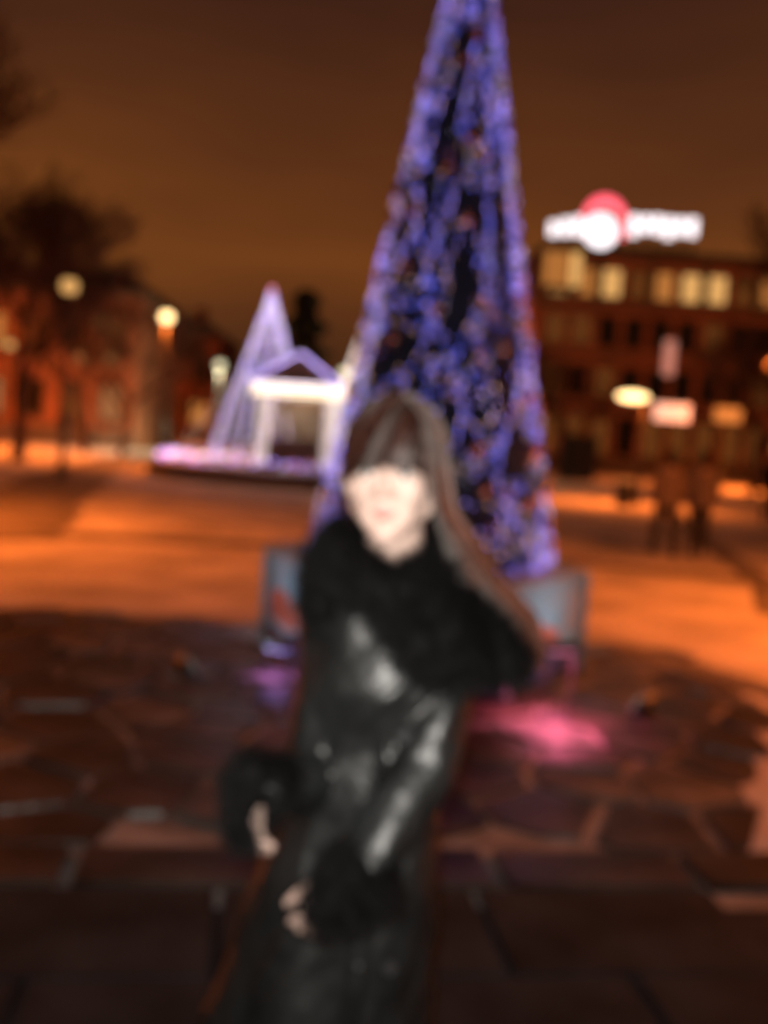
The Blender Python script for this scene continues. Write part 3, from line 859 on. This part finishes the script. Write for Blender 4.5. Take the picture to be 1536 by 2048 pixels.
# ------------------------------------------------------------------ far people
skin = mat('skin', (.62, .40, .31), .5, .06, 12, .05, 90)
def walker(loc, rz, h, label, jacket, trousers, hat, stride=.18, hood=False):
    e = empty('person', label, 'person', loc, rz); k = h / 1.72
    S = lambda *p: tuple(q * k for q in p)
    b = MB()
    b.ell(S(0, -.01, 1.60), S(.075, .095, .115), u=14, w=8)
    b.capsule(S(0, .01, 1.42), S(0, 0, 1.52), .05 * k, .048 * k, 10)
    b.capsule(S(0, 0, 1.0), S(0, 0, 1.36), .13 * k, .14 * k, 12)
    b.ell(S(0, -.10, 1.58), S(.014, .02, .02), u=8, w=6)
    for s_ in (-1, 1):
        b.chain([S(s_ * .17, 0, 1.38), S(s_ * .24, .03 * s_, 1.12), S(s_ * .22, -.08 - .06 * s_, .90)], [.05 * k, .04 * k, .03 * k], 10)
        b.chain([S(s_ * .22, -.08 - .06 * s_, .90), S(s_ * .215, -.10 - .06 * s_, .80)], [.036 * k, .024 * k], 8)
        b.chain([S(s_ * .09, 0, .95), S(s_ * .10, -.03 - s_ * stride * .5, .50), S(s_ * .10, -s_ * stride + .02, .09)], [.085 * k, .058 * k, .042 * k], 10)
        b.capsule(S(s_ * .10, -s_ * stride + .03, .05), S(s_ * .11, -s_ * stride - .13, .04), .045 * k, .035 * k, 8)
    remeshed(b, 'body', skin, .018 * k, 4, e)
    b = MB()
    b.loft([(z * k, 0, 0, a * k, c * k) for z, a, c in ((.80, .21, .17), (.95, .205, .165), (1.15, .19, .15), (1.34, .215, .145), (1.43, .15, .12), (1.49, .085, .085))], 18)
    for s_ in (-1, 1):
        b.chain([S(s_ * .18, 0, 1.38), S(s_ * .245, .03 * s_, 1.12), S(s_ * .225, -.08 - .06 * s_, .92)], [.075 * k, .064 * k, .052 * k], 10)
    remeshed(b, 'jacket', jacket, .018 * k, 5, e, lambda c, n_: .006 * noise.noise(c * 9))
    b = MB()
    for s_ in (-1, 1):
        b.chain([S(s_ * .085, 0, .92), S(s_ * .10, -.03 - s_ * stride * .5, .50), S(s_ * .10, -s_ * stride + .02, .13)], [.105 * k, .078 * k, .062 * k], 12)
    remeshed(b, 'trousers', trousers, .018 * k, 4, e, lambda c, n_: .005 * noise.noise(c * 11))
    for s_ in (-1, 1):
        b = MB().capsule(S(s_ * .10, -s_ * stride + .05, .055), S(s_ * .115, -s_ * stride - .15, .045), .058 * k, .046 * k, 10)
        b.build('boot', M['iron'], e, True)
    b = MB()
    b.ell(S(0, 0, 1.65), S(.092, .108, .095), u=16, w=10)
    b.capsule(S(0, .03, 1.56), S(0, .03, 1.6), .085 * k, .09 * k, 12)
    remeshed(b, 'hat', hat, .016 * k, 3, e)
    return e
dark = mat('dark_cloth', (.022, .02, .022), .9, .3, 10)
tan = mat('tan_cloth', (.20, .16, .13), .85, .2, 8)
beige = mat('beige_cloth', (.17, .14, .125), .85, .2, 8)
walker((4.45, 15.7, 0), R(185), 1.66, 'person in brown jacket and dark trousers walking away, left one of a pair', tan, dark, dark)
walker((5.05, 15.9, 0), R(170), 1.68, 'person in brown jacket and dark trousers walking away, right one of a pair', beige, dark, dark, -.16)
walker((9.35, 24.2, 0), R(160), 1.75, 'person in dark clothes cut off by the right edge of the picture', dark, dark, dark, .12)
walker((-21.3, 60, 0), R(20), 1.72, 'person in dark clothes far off by the ochre house', dark, dark, dark, .1)
walker((-13.6, 44, 0), R(10), 1.74, 'person in dark clothes below the far bare trees, right of the coat wearer', dark, dark, dark, .12)
walker((-10.6, 47, 0), R(150), 1.68, 'person in dark clothes just left of the greenish lamp', dark, dark, dark, -.12)
walker((-15.0, 46, 0), R(200), 1.7, 'person in dark coat walking below the wall lanterns', dark, dark, dark, .14)

# ------------------------------------------------------------------ the person in the black coat
PX, PY = .02, 1.60
per = empty('person', 'person in black leather coat with wide black fur collar, standing before the tall lit tree', 'person', (PX, PY, 0))
V = lambda x, y, z: Vector((x - PX, y - PY, z))
leather = mat('black_leather', (.013, .014, .014), .38, .35, 14, .12, 70, spec=.5, detail=6)
furm = mat('black_fur', (.005, .0045, .0045), .7, .5, 60, spec=.10)
HC = V(.010, 1.580, 1.583)
HR = Matrix.Rotation(R(-9), 3, 'Z') @ Matrix.Rotation(R(-2), 3, 'Y')
hp = lambda x, y, z: HC + HR @ Vector((x, y, z))

b = MB()
b.ell(hp(0, .012, .032), (.070, .090, .082), HR)
b.ell(hp(0, -.014, -.022), (.060, .070, .080), HR)
for s_ in (-1, 1):
    b.capsule(hp(s_ * .046, .0, -.045), hp(s_ * .006, -.058, -.088), .024, .018)
    b.ell(hp(s_ * .032, -.048, -.020), (.027, .027, .030), HR)
    b.ell(hp(s_ * .022, -.052, -.054), (.024, .021, .030), HR)
    b.ell(hp(s_ * .072, .012, -.008), (.009, .018, .030), HR)
    b.ell(hp(s_ * .011, -.088, -.026), (.0070, .0085, .0065), HR)
b.ell(hp(0, -.064, -.088), (.022, .018, .017), HR)
b.ell(hp(0, -.066, .034), (.048, .018, .014), HR)
b.chain([hp(0, -.082, .016), hp(0, -.097, -.022)], [.0068, .0092])
b.ell(hp(0, -.076, -.051), (.0185, .0068, .0042), HR)
b.ell(hp(0, -.075, -.060), (.0150, .0068, .0050), HR)
b.capsule(hp(0, .022, -.06), V(.022, 1.625, 1.40), .046, .052)
b.loft([(z, cx - PX, cy - PY, rx, ry) for z, cx, cy, rx, ry in ((1.40, .03, 1.62, .09, .06), (1.33, .03, 1.61, .125, .085), (1.2, .02, 1.6, .115, .09), (1.08, .005, 1.6, .095, .08), (.95, -.015, 1.6, .112, .09), (.85, -.025, 1.61, .115, .095))])
ARM_R = [V(-.070, 1.62, 1.345), V(-.080, 1.570, 1.085), V(-.152, 1.415, 1.122)]
ARM_L = [V(.135, 1.60, 1.345), V(.092, 1.495, 1.135), V(-.020, 1.395, .992)]
for A in (ARM_R, ARM_L):
    b.chain(A, [.040, .033, .024])
for s_ in (-1, 1):
    b.chain([V(-.03 + s_ * .065, 1.62, .85), V(-.04 + s_ * .075, 1.61, .47), V(-.03 + s_ * .09, 1.63, .10)], [.072, .050, .038])
    b.capsule(V(-.03 + s_ * .09, 1.64, .06), V(-.03 + s_ * .10, 1.48, .05), .04, .032)
def hand(mbb, W, D, S, side, curl):
    D = D.normalized(); S = (S - D * S.dot(D)).normalized(); Nn = D.cross(S) * side
    for i in range(4):
        mbb.capsule(W + S * (i - 1.5) * .009, W + D * .064 + S * (i - 1.5) * .0172, .0125, .0112, 10)
    for i, ln in enumerate((.054, .062, .058, .044)):
        p = W + D * .066 + S * (i - 1.5) * .0176; ang = 0
        for k, fr_ in enumerate((.46, .31, .23)):
            ang += R(curl[k] + i * 3)
            d = D * math.cos(ang) + Nn * math.sin(ang)
            q = p + d * ln * fr_
            mbb.capsule(p, q, .0080 - k * .0007, .0074 - k * .0007, 10); p = q
    p = W + D * .022 - S * .024
    for k, (a_, c_, l_) in enumerate(((.62, .30, .040), (.85, .42, .030), (.8, .55, .022))):
        d = (D * a_ - S * (.30 - .15 * k) + Nn * c_).normalized(); q = p + d * l_
        mbb.capsule(p, q, .0100 - k * .0010, .0092 - k * .0010, 10); p = q
hand(b, V(-.164, 1.406, 1.146), Vector((.03, -.05, -1)), Vector((.45, -.9, .1)), -1, (6, 16, 14))
hand(b, V(-.009, 1.392, 1.004), Vector((-.60, -.12, -.80)), Vector((.78, -.08, -.60)), -1, (12, 22, 18))
fair = mat('fair_skin', (.70, .495, .415), .5, .05, 12, .05, 90)
body = remeshed(b, 'body', [fair, mat('lip', (.52, .25, .22), .4, .05, 10)], .0040, 5, per)
inv = HR.inverted()
for p in body.data.polygons:
    q = inv @ (p.center - HC)
    if q.y < -.070 and abs(q.x) < .022 and -.068 < q.z < -.046 and abs(q.x) / .021 + abs(q.z + .0555) / .0125 < 1.0: p.material_index = 1
eyew = mat('eye_white', (.72, .69, .66), .2, .05, 10); iris = mat('iris', (.03, .018, .01), .1, .1, 20)
lash = mat('lash', (.01, .008, .007), .7, .1, 20)
for s_ in (-1, 1):
    ey = MB().ell(hp(s_ * .029, -.0695, .003), (.0125, .0120, .0085), HR).build('eye', eyew, per, True)
    MB().ell(hp(s_ * .029, -.0790, .003), (.0055, .0035, .0058), HR, u=12, w=8).build('iris', iris, ey, True)
    MB().tube([hp(s_ * (.029 + q * .014), -.0800 + abs(q) * .0065, .0095 - q * q * .006) for q in (-1, -.6, -.2, .2, .6, 1)], .0014, 5).build('eyelashes', lash, ey)
    MB().tube([hp(s_ * (.030 + q * .018), -.0815 + q * q * .008, .024 - q * q * .004) for q in (-1, -.5, 0, .5, 1)], [.001, .0025, .003, .0022, .0008], 6).build('eyebrow', lash, per)

# hair
hair_dark = mat('hair_dark_brown', (.024, .0085, .0055), .45, .4, 60, spec=.2)
hair_sheen = mat('hair_painted_sheen', (0.120, .102, .094), .5, .25, 60, spec=.5)  # flash sheen on the dark hair, painted in as ash-grey strands
hair_red = mat('hair_chestnut', (.125, .045, .028), .45, .3, 60, spec=.5)
HM = [hair_dark, hair_sheen, hair_red]
rh = random.Random(77)
def on_head(az, el, lift):
    a, e_ = R(az), R(el)
    return Vector(((.0735 + lift) * math.cos(e_) * math.sin(a), .010 - (.0945 + lift) * math.cos(e_) * math.cos(a), .030 + (.0865 + lift) * math.sin(e_)))
def strand(mbb, pts, r, m):
    n_ = len(pts)
    mbb.tube([hp(*p) for p in pts], [r * (1 - .75 * (i / (n_ - 1)) ** 2) for i in range(n_)], 4, m, caps=False)
hb = MB()
cap = MB().ell(hp(0, .014, .036), (.0745, .0940, .0855), HR, u=28, w=18)
hair = cap.build('hair', hair_dark, per, True)
# keep only the back and top of the cap
bm = bmesh.new(); bm.from_mesh(hair.data)
bmesh.ops.delete(bm, geom=[f for f in bm.faces if (lambda q: q.y < -.052 and q.z < .055 or (q.z < -.02))(inv @ (f.calc_center_median() - HC))], context='FACES')
bm.to_mesh(hair.data); bm.free()
for i in range(1500):                                   # side-swept fringe
    az0 = rh.uniform(25, 75); el0 = rh.uniform(62, 82); az1 = rh.uniform(-100, 42); lift = rh.uniform(.002, .013)
    el1 = rh.uniform(-14, -6) if az1 > -50 else rh.uniform(-28, -8)
    pts = []
    for k in range(9):
        t = k / 8; u = t ** .75
        az = az0 + (az1 - az0) * u; el = el0 + (el1 - el0) * (t ** 1.5) + 6 * math.sin(math.pi * t)
        pts.append(on_head(az, el, lift * (1 - .3 * t)))
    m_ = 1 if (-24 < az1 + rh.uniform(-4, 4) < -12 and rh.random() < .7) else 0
    if m_ == 0 and rh.random() < .08: m_ = 2
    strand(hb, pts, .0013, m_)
for i in range(1400):                                   # the long side, falling over the shoulder on the right
    az0 = rh.uniform(35, 110); el0 = rh.uniform(60, 84); az1 = rh.uniform(48, 150); lift = rh.uniform(.002, .016)
    pts = []
    for k in range(6):
        t = k / 5
        pts.append(on_head(az0 + (az1 - az0) * t ** .8, el0 + (-4 - el0) * t ** 1.3, lift))
    p = pts[-1]; w_ = (az1 - 48) / 102; j = rh.uniform(-.012, .012); o_ = rh.random()
    outx = .085 + .030 * o_ + .01 * w_; fy = -.035 + .075 * w_
    pts.append(Vector((p.x * .6 + outx * .4, p.y, -.045)))
    pts.append(Vector((outx + .012 + j, fy, -.105)))
    if rh.random() < .75 and o_ > .25:
        pts.append(Vector((outx + .047 + j, fy + .030, -.165)))
        pts.append(Vector((outx + .088 + .018 * o_ + j, fy + .045, -.225)))
        pts.append(Vector((outx + .106 + .020 * o_ + j, fy + .05, -.28 - .03 * rh.random())))
    else:
        pts.append(Vector((outx + .03 + j, fy - .004, -.14 - .03 * rh.random())))
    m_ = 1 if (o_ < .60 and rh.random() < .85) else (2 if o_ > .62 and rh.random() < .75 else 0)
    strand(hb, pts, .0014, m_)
for i in range(1300):                                   # back and left, tucked behind the collar
    az1 = rh.choice((rh.uniform(-180, -88), rh.uniform(140, 180))); az0 = az1 + rh.uniform(-40, 40); el0 = rh.uniform(55, 88); lift = rh.uniform(.001, .012)
    pts = [on_head(az0 + (az1 - az0) * k / 5, el0 + (-12 - el0) * (k / 5) ** 1.2, lift) for k in range(6)]
    p = pts[-1]
    pts.append(Vector((p.x * .95, p.y * .8 + .02, -.06))); pts.append(Vector((p.x * .8, .075 + rh.uniform(-.01, .02), -.14))); pts.append(Vector((p.x * .75, .095, -.20)))
    strand(hb, pts, .0014, 0 if rh.random() < .85 else 2)
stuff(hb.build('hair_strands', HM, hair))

# coat
def folds(c, n_):
    x, y, z = c
    f = 0.0
    u = x * .88 - z * .48; v = x * .48 + z * .88
    w_ = noise.noise(Vector((x * 5, y * 5, z * 5)))
    r_ = 1 - abs(noise.noise(Vector((u * 17 + w_ * .8, y * 7, v * 4.5))))
    f += .0095 * (r_ ** 3 - .42)
    f += .0045 * noise.noise(Vector((u * 24, y * 14, v * 9)))
    f += .0016 * noise.noise(Vector((x * 42, y * 42, z * 34)))
    if z < .95: f += .010 * math.sin(x * 42 + 2 * noise.noise(Vector((x * 4, y * 4, z * 2)))) * min(1, (.95 - z) / .3)
    return f
b = MB()
b.loft([(z, cx - PX, cy - PY, rx, ry) for z, cx, cy, rx, ry in (
    (.45, -.07, 1.63, .225, .19), (.65, -.048, 1.61, .190, .165), (.78, -.034, 1.61, .170, .148), (.92, -.018, 1.60, .150, .130), (1.05, .0, 1.60, .117, .108),
    (1.15, .012, 1.60, .104, .099), (1.25, .024, 1.60, .138, .114), (1.34, .032, 1.61, .148, .105), (1.39, .032, 1.62, .122, .088), (1.43, .030, 1.62, .070, .062))], 36)
b.chain(ARM_R, [.056, .048, .038], 18)
b.chain(ARM_L, [.058, .048, .039], 18)
b.tube([V(.030, 1.500, 1.30), V(.028, 1.494, 1.15), V(.022, 1.486, 1.05), V(.012, 1.468, .92), V(.002, 1.46, .78), V(-.008, 1.444, .65), V(-.02, 1.44, .47)], .007, 6)
coat = remeshed(b, 'coat', leather, .0065, 5, per, folds)
for z, y in ((1.19, 1.487), (1.07, 1.481), (.84, 1.452), (.70, 1.438)):
    bt = MB().lathe([(.0, -.004), (.010, -.004), (.011, 0), (.009, .003), (.0, .003)], sides=12).build('button', M['iron'], coat)
    bt.location = V(.055, y, z); bt.rotation_euler = (R(90), 0, 0)

# fur pieces: a shaped core under thousands of guard hairs
def fur_piece(name, mbb, n_, ln, w, seed, parent, fn=None, vox=.009):
    o = remeshed(mbb, name, furm, vox, 4, parent, fn or (lambda c, n__: .006 * noise.noise(c * 28)))
    rr = random.Random(seed); fb = MB(); polys = o.data.polygons; k = len(polys)
    for i in range(n_):
        p = polys[rr.randrange(k)]
        d = (p.normal * .75 + Vector((rr.uniform(-.55, .55), rr.uniform(-.55, .55), rr.uniform(-.95, .15)))).normalized()
        fb.spike(p.center + Vector((rr.uniform(-.004, .004), rr.uniform(-.004, .004), rr.uniform(-.004, .004))), d * ln * rr.uniform(.55, 1.2), w)
    stuff(fb.build('fur_hairs', furm, o))
    return o
b = MB()
b.chain([V(.03, 1.69, 1.46), V(-.045, 1.675, 1.465), V(-.072, 1.62, 1.455), V(-.056, 1.555, 1.440), V(-.028, 1.515, 1.428), V(.002, 1.494, 1.405)], [.040, .038, .037, .036, .034, .028])
b.chain([V(-.082, 1.62, 1.415), V(-.088, 1.565, 1.365)], [.040, .032])
b.chain([V(.03, 1.69, 1.46), V(.09, 1.675, 1.455), V(.112, 1.62, 1.44), V(.090, 1.550, 1.428), V(.052, 1.508, 1.415), V(.018, 1.490, 1.395)], [.040, .038, .036, .038, .036, .030])
b.chain([V(.112, 1.60, 1.405), V(.165, 1.575, 1.350), V(.208, 1.545, 1.305)], [.040, .042, .034])
b.chain([V(.085, 1.54, 1.385), V(.110, 1.508, 1.340), V(.140, 1.508, 1.305)], [.048, .046, .034])
b.chain([V(.040, 1.500, 1.360), V(.070, 1.490, 1.325), V(.10, 1.495, 1.300)], [.030, .036, .032])
fur_piece('fur_collar', b, 17000, .036, .0009, 51, per)
b = MB()
b.chain([V(-.140, 1.440, 1.122), V(-.160, 1.405, 1.118)], [.038, .035])
b.chain([V(-.164, 1.402, 1.14), V(-.168, 1.398, 1.068)], [.034, .028])
fur_piece('fur_cuff', b, 4200, .027, .0010, 52, per)
b = MB()
b.chain([V(-.008, 1.408, 1.004), V(-.034, 1.386, .968)], [.046, .040])
b.chain([V(.020, 1.395, .985), V(-.040, 1.383, .966)], [.034, .033])
fur_piece('fur_cuff', b, 4200, .027, .0010, 53, per)
for s_ in (-1, 1):
    b = MB()
    x = -.03 + s_ * .09
    b.chain([V(x, 1.63, .36), V(x, 1.635, .10)], [.058, .046]); b.capsule(V(x, 1.64, .065), V(x + s_ * .012, 1.47, .05), .050, .040)
    b.box(V(x, 1.655, .02), (.06, .06, .04))
    remeshed(b, 'boot', leather, .009, 3, per)
